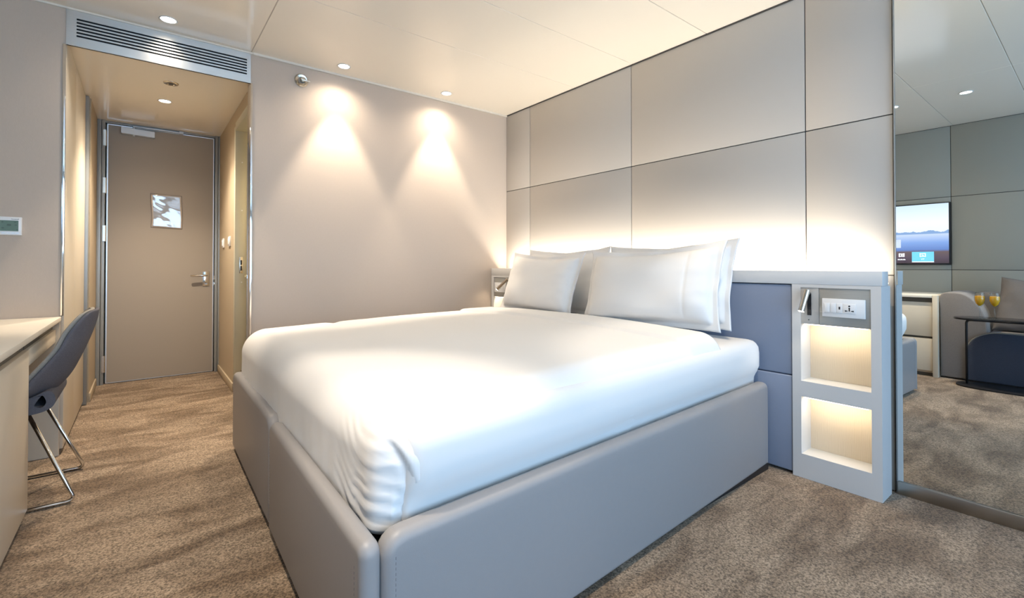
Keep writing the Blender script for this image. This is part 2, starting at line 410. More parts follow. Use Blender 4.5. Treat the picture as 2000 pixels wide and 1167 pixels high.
# ---- entrance door
DY = 1.787
d1 = sthing('door_1', (-2.43, DY, 0))
bm = bmesh.new()
for x0, x1 in ((-2.868, -2.842), (-2.840, -2.818), (-2.046, -2.024), (-2.022, -1.992)):
    bx(bm, x0, x1, DY-.035, DY+.07, 0, HH-.0, .003)
bx(bm, -2.818, -2.046, DY-.01, DY+.07, 2.162, HH, .002)
obj('door_frame', bm, 'steel_blue_frame', d1, smooth='auto')
leaf = box('door_leaf', 'door_laminate', -2.800, -2.060, DY, DY+.045, .010, 2.150, parent=d1)
bm = bmesh.new()
bx(bm, -2.808, -2.8001, DY-.002, DY+.04, .010, 2.154); bx(bm, -2.0599, -2.053, DY-.002, DY+.04, .010, 2.154)
bx(bm, -2.808, -2.053, DY-.002, DY+.04, 2.1501, 2.157); bx(bm, -2.808, -2.053, DY-.002, DY+.04, .004, .0099)
obj('edge_strip', bm, 'alu_strip', leaf)
for z0, z1 in ((1.965, 2.098), (1.575, 1.702), (1.178, 1.308), (.10, .238)):
    bm = bmesh.new(); cyl(bm, (-2.815, DY-.010, z0), (-2.815, DY-.010, z1), .008); bx(bm, -2.830, -2.813, DY-.0405, DY-.002, z0, z1)
    h = obj('hinge', bm, 'nickel', d1, smooth='auto')
box('threshold', 'black', -2.81, -2.05, DY-.004, DY+.05, 0, .004, parent=d1)
bm = bmesh.new(); bx(bm, -2.139, -2.085, DY-.008, DY-.0005, .792, .923, .003)
hp = obj('handle_plate', bm, 'chrome', d1, smooth='auto')
bm = bmesh.new(); tube(bm, fillet([(-2.108, DY-.006, .888), (-2.108, DY-.050, .888), (-2.232, DY-.055, .888)], .016), .009, 12)
obj('lever', bm, 'chrome', hp, smooth=True)
bm = bmesh.new(); bx(bm, -2.122, -2.100, DY-.0095, DY-.008, .805, .818); obj('key_slot', bm, 'closer_grey', hp)
bm = bmesh.new(); bx(bm, -2.052, -2.040, DY-.022, DY-.011, .796, .826, .002); cyl(bm, (-2.046, DY-.026, .858), (-2.046, DY-.034, .858), .010); cyl(bm, (-2.046, DY-.026, .878), (-2.046, DY-.034, .878), .008)
obj('latch_plate', bm, 'chrome', d1, smooth='auto')
# door closer
bm = bmesh.new(); prism(bm, [(-2.718, 2.137), (-2.494, 2.130), (-2.494, 2.078), (-2.718, 2.085)], 'y', DY-.055, DY-.0005)
bmesh.ops.bevel(bm, geom=list(bm.edges), offset=.003, segments=2, affect='EDGES')
cl = obj('door_closer', bm, 'closer_grey', d1, smooth='auto')
bm = bmesh.new(); cyl(bm, (-2.635, DY-.03, 2.13), (-2.635, DY-.03, 2.152), .009); bx(bm, -2.64, -2.30, DY-.038, DY-.020, 2.152, 2.159); bx(bm, -2.32, -2.29, DY-.04, DY-.01, 2.150, 2.172)
cyl(bm, (-2.635, DY-.03, 2.072), (-2.635, DY-.03, 2.085), .009)
obj('closer_arm', bm, 'closer_grey', cl, smooth='auto')

# notice sleeve on the door
bm = bmesh.new(); n1, n2 = 36, 44
gv = []
for i in range(n1+1):
    row = []
    for j in range(n2+1):
        u, v = i/n1, j/n2
        x = -2.517 + .225*u + .004*math.sin(5*v); z = 1.308 + .298*v - .006*u
        ed = min(u, 1-u, v, 1-v); f = min(1, ed*25)
        y = DY - .003 - f*(.005 + .0045*noise.noise(Vector((u*1.5, v*1.8, 3.1))) + .0009*noise.noise(Vector((u*5+v*3, v*7, 8.0))))
        row.append(bm.verts.new((x, min(y, DY-.0012), z)))
    gv.append(row)
for i in range(n1):
    for j in range(n2): bm.faces.new([gv[i][j], gv[i+1][j], gv[i+1][j+1], gv[i][j+1]])
ext = bmesh.ops.extrude_face_region(bm, geom=list(bm.faces))
for v in [e for e in ext['geom'] if isinstance(e, bmesh.types.BMVert)]: v.co.y = DY-.0005
tag(obj('notice_sleeve', bm, 'sleeve_film', smooth=True), 'shiny wrinkled plastic sleeve taped to the entrance door', 'notice')

# ---- bathroom door, ajar in its olive frame
d2 = sthing('door_2', (-1.98, .5, 0))
bm = bmesh.new()
for y0, y1 in ((.200, .230), (.790, .850)): bx(bm, -2.016, -1.93, y0, y1, 0, 2.05, .002)
bx(bm, -2.016, -1.93, .23, .79, 2.015, 2.075, .002)
jam = obj('door_frame', bm, 'olive_jamb', d2, smooth='auto')
bm = bmesh.new(); bx(bm, -1.987, -1.962, .7865, .7905, .92, 1.045, .0015)
sk = obj('strike_plate', bm, 'nickel', jam, smooth='auto')
bm = bmesh.new(); bx(bm, -1.979, -1.968, .784, .787, .985, 1.02); bx(bm, -1.979, -1.968, .784, .787, .94, .975)
obj('latch_hole', bm, 'black', sk)
for z in (1.775, 1.403, .85):
    bm = bmesh.new(); lathe(bm, [(.005, .7865), (.005, .790)], (-1.970, 0, z), 'y', 10); obj('buffer', bm, 'white_plastic', jam)
bm = bmesh.new(); lathe(bm, [(.003, .7865), (.003, .790)], (-1.970, 0, .17), 'y', 10); obj('screw_hole', bm, 'black', jam)
t = bmesh.new(); bx(t, 0, .04, 0, .535, .01, 2.0, .002)
R = Matrix.Translation((-1.965, .235, 0)) @ Matrix.Rotation(-math.radians(4.0), 4, 'Z')
bm = bmesh.new(); join(bm, t, R); lf = obj('door_leaf', bm, 'bath_wall', d2, smooth='auto')
t = bmesh.new(); bx(t, -.004, 0, .47, .505, .80, .94, .001); tube(t, fillet([(-.002, .488, .90), (-.028, .488, .90), (-.030, .40, .90)], .012), .007, 10)
bm = bmesh.new(); join(bm, t, R); obj('handle', bm, 'brass', lf, smooth='auto')

# ================================================================== FITTINGS
# air vent over the hall
vent = thing('air_vent', 'long brushed steel ceiling-height air grille over the hallway opening', 'air vent', (-2.466, 0, VB))
bm = bmesh.new()
zs = [2.273-k*.0176 for k in range(6)]; hw = .0047
bx(bm, -2.893, -2.853, -.004, .0, VB, H-.001); bx(bm, -2.063, -2.042, -.004, .0, VB, H-.001)
edges = [H-.001] + [q for z in zs for q in (z+hw, z-hw)] + [VB]
for k in range(0, len(edges), 2): bx(bm, -2.853, -2.063, -.004, .0, edges[k+1], edges[k])
obj('faceplate', bm, 'brushed_steel', vent, weld=True)
box('duct_back', 'black', -2.892, -2.043, .009, .015, VB+.001, H-.002, parent=vent)
# downlights
def downlight(x, y, z, label, power, angle=60, blend=.45, r=.036):
    t = thing('downlight', label, 'ceiling light', (x, y, z-.012), 'recessed ceiling downlights')
    bm = bmesh.new(); lathe(bm, [(r+.004, 0), (r+.007, -.003), (r, -.004), (r-.001, 0)], (x, y, z), 'z', 32, cap=False); obj('trim_ring', bm, 'white_plastic', t, smooth=True)
    bm = bmesh.new(); lathe(bm, [(r-.001, -.0005), (r*.5, -.0022), (.001, -.0028)], (x, y, z), 'z', 32); obj('lens', bm, 'lamp_glow', t, smooth=True)
    s = spot('downlight_beam', (x, y, z-.012), power, angle, blend); s.parent = t; s.location = (0, 0, 0)
    l = bpy.data.lights.new('downlight_spill', 'SPOT'); l.energy = power*.30; l.color = WARM; l.spot_size = math.radians(150); l.spot_blend = 1.0; l.shadow_soft_size = .035
    o = bpy.data.objects.new('downlight_spill', l); COL.objects.link(o); o.parent = t; o.location = (0, 0, 0)
    return t
PW = 62
downlight(-2.47, -.174, H, 'round downlight in the ceiling just above the air grille', PW)
downlight(-1.51, -.163, H, 'round downlight near the back wall beside the wall sprinkler', PW)
downlight(-.711, -.155, H, 'round downlight nearest the corner above the left pillows', PW)
downlight(-2.478, -2.676, H, 'round downlight seen whole in the wall mirror', PW)
downlight(-2.468, -2.225, H, 'round downlight whose reflection is cut by the mirror edge', PW)
downlight(-.711, -2.58, H, 'round downlight over the bed side, just above the photo', PW*.7)
downlight(-2.451, .899, HH, 'round downlight in the low hallway ceiling', PW*1.7, angle=110, blend=.8)
# ceiling detector in the hall
dt = thing('ceiling_sprinkler', 'small round steel sprinkler cover in the hallway ceiling', 'sprinkler', (-2.432, .455, HH-.012))
bm = bmesh.new(); lathe(bm, [(.042, 0), (.040, -.006), (.020, -.009), (.018, -.004)], (-2.432, .455, HH), 'z', 28, cap=False); obj('cover_ring', bm, 'nickel', dt, smooth=True)
bm = bmesh.new(); lathe(bm, [(.018, -.003), (.012, -.012), (.001, -.012)], (-2.432, .455, HH), 'z', 20); obj('nozzle', bm, 'dark_recess', dt, smooth=True)
# sidewall sprinkler on the back wall
sp_ = thing('wall_sprinkler', 'round chrome sprinkler high on the back wall', 'sprinkler', (-1.740, 0, 2.222))
bm = bmesh.new(); lathe(bm, [(.044, 0), (.044, -.006), (.036, -.014), (.022, -.010), (.021, 0)], (-1.740, 0, 2.222), 'y', 36, cap=False); obj('escutcheon', bm, 'nickel', sp_, smooth='auto')
bm = bmesh.new(); lathe(bm, [(.0155, 0), (.0155, -.032), (.012, -.036), (.002, -.037)], (-1.736, 0, 2.222), 'y', 24); obj('nozzle', bm, 'nickel', sp_, smooth='auto')
bm = bmesh.new(); bx(bm, -1.735, -1.694, -.042, -.034, 2.212, 2.218, .001); obj('deflector', bm, 'nickel', sp_, smooth='auto')
# thermostat
th = thing('thermostat', 'white wall thermostat with green display above the desk', 'thermostat', (-3.10, 0, 1.127))
box('case', 'white_plastic', -3.160, -3.044, -.022, 0, 1.128, 1.218, parent=th, bev=.003)
scr = box('display', 'lcd', -3.118, -3.055, -.0228, -.0215, 1.148, 1.200, parent=th)
bm = bmesh.new()
for x0, x1, z0, z1 in ((-3.094, -3.080, 1.174, 1.182), (-3.070, -3.062, 1.189, 1.193), (-3.068, -3.060, 1.176, 1.180), (-3.112, -3.106, 1.189, 1.194), (-3.112, -3.104, 1.160, 1.165), (-3.062, -3.057, 1.153, 1.157)):
    bx(bm, x0, x1, -.0234, -.0227, z0, z1)
obj('display_marks', bm, 'lcd_mark', scr)
text('lettering', 'Honeywell', .0062, 'black', Matrix.Translation((-3.0665, -.0223, 1.2075)) @ Matrix.Rotation(PI/2, 4, 'X'), th)
bm = bmesh.new()
for k in range(4): bx(bm, -3.112+k*.016, -3.101+k*.016, -.0225, -.0215, 1.136, 1.141)
obj('button_row', bm, 'alu_strip', th)
# hall switches
for y, lab in ((1.46, 'small white light switch on the hall wall nearest the entrance door'), (1.09, 'small white light switch on the hall wall beside the bathroom door')):
    t = thing('light_switch', lab, 'light switch', (-2.01, y, 1.13), 'hall light switches')
    box('plate', 'white_plastic', -2.020, -2.01, y-.043, y+.043, 1.135, 1.215, parent=t, bev=.002)
    box('rocker', 'white_plastic', -2.025, -2.0195, y-.018, y+.018, 1.150, 1.200, parent=t, bev=.001)

# wardrobe along the left of the hall
wd = thing('wardrobe', 'tall cream fitted wardrobe lining the left side of the hall', 'wardrobe', (-3.0, .58, 0))
box('carcass', 'cream_laminate', -3.25, -2.913, .021, 1.16, .0, HH-.003, parent=wd)
for y0, y1 in ((.022, .488), (.4915, 1.085)):
    box('door', 'cream_laminate', -2.912, -2.892, y0, y1, .03, HH-.006, parent=wd, bev=.0015)
box('edge_profile', 'steel_blue_frame', -2.912, -2.874, 1.092, 1.155, .004, HH-.004, parent=wd, bev=.003)
box('plinth', 'dark_recess', -2.9125, -2.902, .022, 1.088, .0, .029, parent=wd)

# ================================================================== DESK RUN
DT = .716
tag(box('worktop', 'white_laminate', ROOM_X0+.003, -2.900, -2.388, -.004, DT-.022, DT, bev=.0015), 'long cream-white worktop of the desk under the thermostat', 'desk')
ap = thing('drawer_unit', 'shallow cream desk drawer under the worktop above the chair seat', 'drawer', (-3.2, -.39, .585))
box('front', 'cream_laminate', -2.938, -2.920, -.747, -.008, .587, .652, parent=ap, bev=.001)
box('box', 'cream_laminate', -3.45, -2.9385, -.747, -.008, .60, .693, parent=ap)
box('grip_channel', 'dark_recess', -2.9384, -2.932, -.747, -.008, .6525, .693, parent=ap)
pn = thing('desk_end_panel', 'cream end panel closing the desk knee space at the back wall', 'panel', (-3.2, -.01, 0))
box('board', 'cream_laminate', -3.55, -2.906, -.0075, -.0005, .004, .693, parent=pn)
cb = thing('desk_cabinet', 'cream closed cabinet under the desk at the left edge', 'cabinet', (-3.24, -1.17, 0))
box('carcass', 'cream_laminate', -3.55, -2.939, -1.56, -.749, .03, .692, parent=cb)
box('door', 'cream_laminate', -2.9385, -2.918, -1.558, -.749, .035, .652, parent=cb, bev=.0012)
box('grip_channel', 'dark_recess', -2.9388, -2.934, -1.558, -.749, .6525, .691, parent=cb)
box('plinth', 'dark_recess', -3.5, -2.945, -1.55, -.76, 0, .0299, parent=cb)
dr = thing('drawer_chest', 'cream two-drawer chest seen in the mirror beside the sofa', 'drawers', (-3.24, -2.0, 0))
box('carcass', 'cream_laminate', -3.55, -2.945, -2.389, -1.566, .03, .692, parent=dr)
box('side_panel', 'cream_laminate', ROOM_X0+.003, -2.906, -2.426, -2.390, 0, DT, parent=dr, bev=.0015)
for z0, z1 in ((.050, .332), (.352, .652)):
    box('drawer', 'cream_laminate', -2.944, -2.920, -2.387, -1.570, z0, z1, parent=dr, bev=.0012)
bm = bmesh.new(); bx(bm, -2.9448, -2.938, -2.388, -1.57, .3325, .3515); bx(bm, -2.9448, -2.938, -2.388, -1.57, .6525, .691)
obj('grip_channel', bm, 'dark_recess', dr)
box('plinth', 'dark_recess', -3.5, -2.95, -2.388, -1.57, 0, .0299, parent=dr)

# ---- desk chair
CY = -.485
ch = thing('desk_chair', 'blue-grey fabric shell chair on chrome sled legs, tucked under the desk', 'chair', (-3.0, CY, 0))
prof = smooth_path([(-3.30, 0, .468), (-3.17, 0, .446), (-3.05, 0, .438), (-2.95, 0, .436), (-2.885, 0, .452), (-2.835, 0, .505), (-2.797, 0, .59), (-2.768, 0, .67), (-2.749, 0, .74), (-2.742, 0, .785)], 5)
NP = len(prof)
def ss0(a, b, x):
    t = min(1, max(0, (x-a)/(b-a))); return t*t*(3-2*t)
def shell(off, mat_, name, vrange=(0.0, 1.0), thick=.014, wsc=1.0):
    bm = bmesh.new(); G = []
    i0, i1 = int(vrange[0]*(NP-1)), int(vrange[1]*(NP-1)); NU = 20
    for i in range(i0, i1+1):
        s = i/(NP-1)
        c = prof[i]; d = (prof[min(i+1, NP-1)]-prof[max(i-1, 0)]).normalized(); nrm = Vector((d.z, 0, -d.x))   # outward (down / back)
        hwid = .205 + .03*math.sin(PI*min(1, s*1.3)) - .075*max(0, (s-.62)/.38)**2.2
        curl = .02 + .070*ss0(.25, .5, s) - .025*ss0(.55, .72, s) - .040*ss0(.75, 1.0, s)
        row = []
        for k in range(NU+1):
            u = -1+2*k/NU
            drop = .008*max(0, (s-.88)/.12)**2*abs(u)**6
            p = c - nrm*(curl*abs(u)**2.4) + nrm*off + Vector((0, u*hwid*wsc, 0)) - Vector((0, 0, drop))
            row.append(bm.verts.new((p.x, CY+p.y, p.z)))
        G.append(row)
    for a, b in zip(G, G[1:]):
        for k in range(NU): bm.faces.new([a[k], a[k+1], b[k+1], b[k]])
    bm.normal_update()
    bmesh.ops.solidify(bm, geom=list(bm.faces), thickness=thick)
    o = obj(name, bm, mat_, ch, smooth=True)
    md = o.modifiers.new('sub', 'SUBSURF'); md.levels = 1; md.render_levels = 1
    return o
shell(.016, 'chair_fabric', 'outer_shell', thick=.014)
shell(.0, 'chair_rim', 'inner_upholstery', thick=.015, wsc=.985)
# lower cup with the teardrop opening at its rear
outer = smooth_path([(-3.26, 0, .425), (-3.10, 0, .392), (-2.95, 0, .378), (-2.872, 0, .392), (-2.850, 0, .430), (-2.872, 0, .468), (-2.94, 0, .445), (-3.10, 0, .436)], 6, closed=True)
inner = smooth_path([(-2.912, 0, .415), (-2.905, 0, .407), (-2.895, 0, .403), (-2.885, 0, .408), (-2.878, 0, .422), (-2.882, 0, .440), (-2.890, 0, .452), (-2.902, 0, .436)], 6, closed=True)
bm = bmesh.new(); V = {}
for side, y in enumerate((CY-.185, CY+.185)):
    V['o', side] = [bm.verts.new((p.x, y, p.z)) for p in outer]; V['i', side] = [bm.verts.new((p.x, y, p.z)) for p in inner]
n = len(outer)
for k in range(n):
    j = (k+1) % n
    bm.faces.new([V['o', 0][k], V['o', 0][j], V['o', 1][j], V['o', 1][k]]); bm.faces.new([V['i', 0][k], V['i', 1][k], V['i', 1][j], V['i', 0][j]])
    for s in (0, 1): bm.faces.new([V['o', s][k], V['i', s][k], V['i', s][j], V['o', s][j]])
obj('seat_cup', bm, 'chair_fabric', ch, smooth='auto')
for y, yt in ((CY-.205, CY-.15), (CY+.205, CY+.15)):
    bm = bmesh.new()
    tube(bm, fillet([(-2.945, yt, .405), (-2.785, y, .0085), (-3.33, y, .0085), (-3.12, yt, .41)], .03, 8), .0075, 12)
    obj('leg', bm, 'chrome', ch, smooth=True)
    bm = bmesh.new(); cyl(bm, (-2.951, yt, .42), (-2.938, yt, .388), .011); obj('leg_socket', bm, 'black', ch, smooth='auto')

# ================================================================== HEADBOARD AND NIGHTSTANDS
FX = -.17
hb = thing('headboard', 'slate-blue padded headboard under a long pale grey ledge', 'headboard', (-.09, -1.38, 0))
box('ledge', 'pale_grey_laminate', FX, -.085, -2.772, -.004, .893, .955, parent=hb, bev=.0015)
box('backing', 'pale_grey_laminate', -.10, -.0405, -2.424, -.345, 0, .892, parent=hb)
box('upper_panel', 'vinyl_blue', FX+.006, -.101, -2.425, -.344, .464, .889, parent=hb, bev=.007, seg=3)
box('lower_panel', 'vinyl_blue', FX+.004, -.101, -2.425, -.344, .012, .461, parent=hb, bev=.007, seg=3)
box('light_strip', 'led_strip', -.080, -.066, -2.768, -.008, .900, .906, parent=hb)
area('ledge_glow', (-.060, -1.405, .925), (PI, math.radians(22), 0), .030, 2.60, 21, (1.0, .90, .75))

def nightstand(y0, y1, lamp_side, label, lbl_lamp, lbl_plate):
    """y0 > y1; the lamp stands at the bed side"""
    t = thing('nightstand', label, 'nightstand', (-.09, (y0+y1)/2, 0), 'built-in nightstands')
    a, b = max(y0, y1), min(y0, y1)
    if lamp_side > 0: ia, ib = a-.037, b+.036
    else: ia, ib = a-.036, b+.037
    bm = bmesh.new()
    bx(bm, FX, -.0405, ia, a, 0.0, .8925); bx(bm, FX, -.0405, b, ib, 0, .8925)
    bx(bm, FX, -.0405, ib, ia, 0, .110); bx(bm, FX, -.0405, ib, ia, .374, .446); bx(bm, FX, -.0405, ib, ia, .878, .8925); bx(bm, -.149, -.0405, ib, ia, .712, .724)
    obj('frame', bm, 'pale_grey_laminate', t)
    bm = bmesh.new(); bx(bm, -.058, -.041, ib, ia, .1105, .3735); bx(bm, -.058, -.041, ib, ia, .4465, .7115); obj('niche_back', bm, 'niche_veneer', t)
    ls = ia if lamp_side > 0 else ib
    lp = (ls-.074, ls) if lamp_side > 0 else (ls, ls+.074)
    op = (ib, ia-.0755) if lamp_side > 0 else (ib+.0755, ia)
    box('lamp_plate', 'plate_grey', -.1675, -.150, lp[0], lp[1], .711, .8775, parent=t, bev=.0008)
    box('socket_panel', 'plate_steel', -.1670, -.147, op[0], op[1], .711, .8775, parent=t, bev=.0008)
    # reading lamp
    q = -1 if lamp_side > 0 else 1
    yc = ls + q*.036
    rl = thing('reading_lamp', lbl_lamp, 'reading lamp', (-.1753, yc, .75), 'bedside reading lamps')
    bm = bmesh.new(); tube(bm, [(-.1708, yc, .852), (-.1708, yc, .80), (-.1708, yc, .752)], .0085, 12)
    for v in bm.verts: v.co.x = -.1704 if v.co.x > -.1708 else -.1715
    obj('dock_slot', bm, 'black', rl)
    top = Vector((-.193, yc+.000*q, .868)); tip = Vector((-.216, yc+.017, .772)) if lamp_side > 0 else Vector((-.222, yc+.105, .780))
    bm = bmesh.new(); tube(bm, [top, top.lerp(tip, .02), top.lerp(tip, .5), top.lerp(tip, .98), tip], .0125, 20); obj('barrel', bm, 'nickel', rl, smooth='auto')
    dv = (tip-top).normalized()
    bm = bmesh.new(); tube(bm, [tip-dv*.001, tip+dv*.001, tip+dv*.0025], .0112, 20); obj('lens', bm, 'lamp_glow', rl, smooth='auto')
    bm = bmesh.new(); tube(bm, [(-.1708, yc+.002*q, .852), (-.1863, yc+.002*q, .850), top.lerp(tip, .18)], .0055, 10); obj('joint', bm, 'dark_recess', rl, smooth=True)
    l = bpy.data.lights.new('reading_beam', 'SPOT'); l.energy = 1.2 if lamp_side > 0 else .35; l.color = (1, .84, .62); l.spot_size = math.radians(75); l.spot_blend = .6; l.shadow_soft_size = .01
    o = bpy.data.objects.new('reading_beam', l); COL.objects.link(o); o.parent = rl; o.location = tip+dv*.006-Vector((-.1753, yc, .75))
    o.rotation_euler = dv.to_track_quat('-Z', 'Y').to_euler()
    # switch and socket plate
    c = (op[0]+op[1])/2 + (0.002 if lamp_side > 0 else -.002)
    pl = thing('socket_plate', lbl_plate, 'power socket', (-.1673, c, .75), 'bedside switch and socket plates')
    box('plate', 'white_plastic', -.1758, -.1674, c-.080, c+.080, .752, .833, parent=pl, bev=.0015)
    for k in range(2):
        box('rocker', 'white_plastic', -.1788, -.1759, c+q*(-.060+k*.0235)-.011, c+q*(-.060+k*.0235)+.011, .772, .813, parent=pl, bev=.0006)
    um = box('usb_module', 'white_plastic', -.1778, -.1759, c+q*(-.0125)-.011, c+q*(-.0125)+.011, .772, .813, parent=pl, bev=.0006)
    box('port', 'black', -.1783, -.1777, c+q*(-.0125)-.003, c+q*(-.0125)+.003, .787, .799, parent=um)
    so = box('socket', 'white_plastic', -.1778, -.1759, c+q*.024-.0235, c+q*.024+.0235, .772, .813, parent=pl, bev=.0006)
    bm = bmesh.new()
    yy = c+q*.024
    bx(bm, -.1784, -.1777, yy-.0022, yy+.0022, .781, .796); cyl(bm, (-.1784, yy, .8035), (-.1777, yy, .8035), .0035, 12); cyl(bm, (-.1784, yy, .794), (-.1777, yy, .794), .003, 12)
    for s in (-1, 1): prism(bm, [(yy+s*.006, .7815), (yy+s*.016, .779), (yy+s*.016, .7855), (yy+s*.006, .7835)], 'x', -.1784, -.1777)
    obj('pin_holes', bm, 'black', so)
    bm = bmesh.new(); lathe(bm, [(.002, -.1715), (.002, -.1598)], (0, yc+.003, .7305), 'x', 10); obj('sensor', bm, 'black', t)
    # light strips at the top of each niche
    for z in (.7105, .3730):
        box('light_strip', 'led_strip', -.165, -.156, ib+.012, ia-.012, z-.004, z+.0005, parent=t)
        area('niche_glow', (-.150, (ia+ib)/2, z-.008), (0, math.radians(-38), 0), .012, ia-ib-.03, .40, (1.0, .84, .62), spread=PI)
    return t
nightstand(-2.4275, -2.768, 1, 'pale grey nightstand with two lit niches beside the mirror', 'brushed nickel reading lamp on the nightstand beside the mirror', 'white switch and socket plate above the right nightstand niches')
nightstand(-.006, -.342, -1, 'pale grey nightstand in the corner, mostly behind the bed', 'brushed nickel reading lamp on the corner nightstand left of the pillows', 'white socket plate in the corner nightstand behind a lamp')

# ---- mirror
mi = thing('wall_mirror', 'full-height wall mirror on a bronze steel plinth', 'mirror', (0, -3.44, 0))
box('glass', 'mirror_glass', -.012, -.004, -4.10, -2.7835, .054, H-.003, parent=mi)
box('edge_profile', 'steel_blue_frame', -.013, -.002, -2.7832, -2.7775, .0, H-.003, parent=mi, bev=.001)
box('plinth', 'bronze_steel', -.022, -.002, -4.10, -2.7835, 0, .0535, parent=mi, bev=.0015)

# ================================================================== BED
bed = thing('bed_base', 'double bed base wrapped in taupe-grey vinyl panels', 'bed', (-1.2, -1.40, 0))
def slab(name, p0, p1, thick, z0, z1, r, rc0, rc1, stitch_at=()):
    """upholstered panel from p0 to p1 (outer face line), thick towards the bed centre; rc0/rc1 round its upper corners"""
    p0 = Vector((*p0, 0)); p1 = Vector((*p1, 0)); d = (p1-p0); L = d.length; d.normalize(); nrm = Vector((-d.y, d.x, 0))
    pts = [(0, z0)]
    for k in range(7): a = PI-PI/2*k/6; pts.append((rc0+rc0*math.cos(a), z1-rc0+rc0*math.sin(a)))
    for k in range(7): a = PI/2-PI/2*k/6; pts.append((L-rc1+rc1*math.cos(a), z1-rc1+rc1*math.sin(a)))
    pts.append((L, z0))
    t = bmesh.new(); prism(t, pts, 'y', 0, thick, r, 5)
    M = Matrix(((d.x, nrm.x, 0, p0.x), (d.y, nrm.y, 0, p0.y), (0, 0, 1, 0), (0, 0, 0, 1)))
    bm = bmesh.new(); join(bm, t, M)
    o = obj(name, bm, 'vinyl_taupe', bed, smooth='auto')
    for sx in stitch_at:                      # stitched seams near the ends of the outer face
        bm = bmesh.new(); k = z0+.03
        while k < z1-.05:
            t2 = bmesh.new(); bx(t2, sx-.0008, sx+.0008, -.0006, .001, k, k+.006); join(bm, t2, M); k += .011
        obj('stitching', bm, 'stitch', o)
    return o
BZ = .415
slab('foot_panel', (-2.190, -.445), (-2.203, -1.424), .050, .015, BZ, .021, .05, .055, (.03,))
slab('foot_panel', (-2.207, -1.436), (-2.228, -2.420), .046, .015, BZ-.003, .021, .055, .03, (.03, .945))
slab('side_panel', (-2.180, -2.424), (-.178, -2.327), .060, .015, BZ, .024, .05, .035, (.026,))
slab('side_panel', (-.178, -.395), (-2.138, -.450), .050, .015, BZ, .021, .03, .03, ())
box('platform', 'vinyl_taupe', -2.13, -.175, -2.250, -.462, .03, .2995, parent=bed)
box('plinth', 'black', -2.15, -.20, -2.33, -.47, 0, .028, parent=bed)

def ss(a, b, x):
    t = min(1, max(0, (x-a)/(b-a))); return t*t*(3-2*t)
# mattress with fitted sheet
def rounded_block(x0, x1, y0, y1, z0, z1, R, step, dome=0.0, disp=None, faces='tbflrh'):
    bm = bmesh.new()
    def grid(fn, nu, nv):
        G = [[bm.verts.new(fn(i/nu, j/nv)) for j in range(nv+1)] for i in range(nu+1)]
        for i in range(nu):
            for j in range(nv): bm.faces.new([G[i][j], G[i+1][j], G[i+1][j+1], G[i][j+1]])
    nx = max(2, int((x1-x0)/step)); ny = max(2, int((y1-y0)/step)); nz = max(2, int((z1-z0)/step))
    lx = lambda u: x0+(x1-x0)*u
    ly = lambda u: y0+(y1-y0)*u
    lz = lambda u: z0+(z1-z0)*u
    if 't' in faces: grid(lambda u, v: (lx(u), ly(v), z1), nx, ny)
    if 'b' in faces: grid(lambda u, v: (lx(u), ly(v), z0), nx, ny)
    if 'f' in faces: grid(lambda u, v: (x0, ly(u), lz(v)), ny, nz)
    if 'h' in faces: grid(lambda u, v: (x1, ly(u), lz(v)), ny, nz)
    if 'l' in faces: grid(lambda u, v: (lx(u), y1, lz(v)), nx, nz)
    if 'r' in faces: grid(lambda u, v: (lx(u), y0, lz(v)), nx, nz)
    bmesh.ops.remove_doubles(bm, verts=list(bm.verts), dist=1e-4)
    zr0 = z0+(R if 'b' in faces else 0)
    for v in bm.verts:
        q = v.co
        # open ends are not rounded
        cx = min(max(q.x, x0+R), x1-R if 'h' in faces else x1); cy = min(max(q.y, y0+R), y1-R); cz = min(max(q.z, zr0), z1-R)
        c = Vector((cx, cy, cz)); dv = q-c
        nn = dv.normalized() if dv.length > 1e-9 else Vector((0, 0, 1))
        p = c + nn*R if dv.length > 1e-9 else q.copy()
        if dv.length > 1e-9 and max(abs(dv.x), abs(dv.y), abs(dv.z)) < R*.999: p = q.copy()
        if dome:
            u = (p.x-x0)/(x1-x0); w_ = (p.y-y0)/(y1-y0)
            hgt = max(0, (p.z-z0)/(z1-z0))
            p.z += dome*(1-(2*w_-1)**2)*(1-(max(0, 1-2*u))**2)*hgt
        if disp: p = disp(p, nn)
        v.co = p
    return bm
def inner(x):
    return -2.3575 + .0485*(x+2.179) + .004
def tuck(p, slack):
    # the long side leans with the side panel and bulges over its top edge
    f = ss(-1.2, -2.0, p.y)
    p.y += f*(.0485*(p.x+2.179))
    lim = inner(p.x)
    g = 1-ss(.40, .50, p.z)
    if p.y < lim: p.y = p.y + (lim-p.y)*g
    return p
bm = rounded_block(-2.105, -.182, -2.397, -.470, .300, .619, .055, .03, disp=lambda p, n: tuck(p, 0))
tag(obj('mattress', bm, 'linen_sheet', smooth=True), 'thick mattress in a white fitted sheet on the bed base', 'mattress')

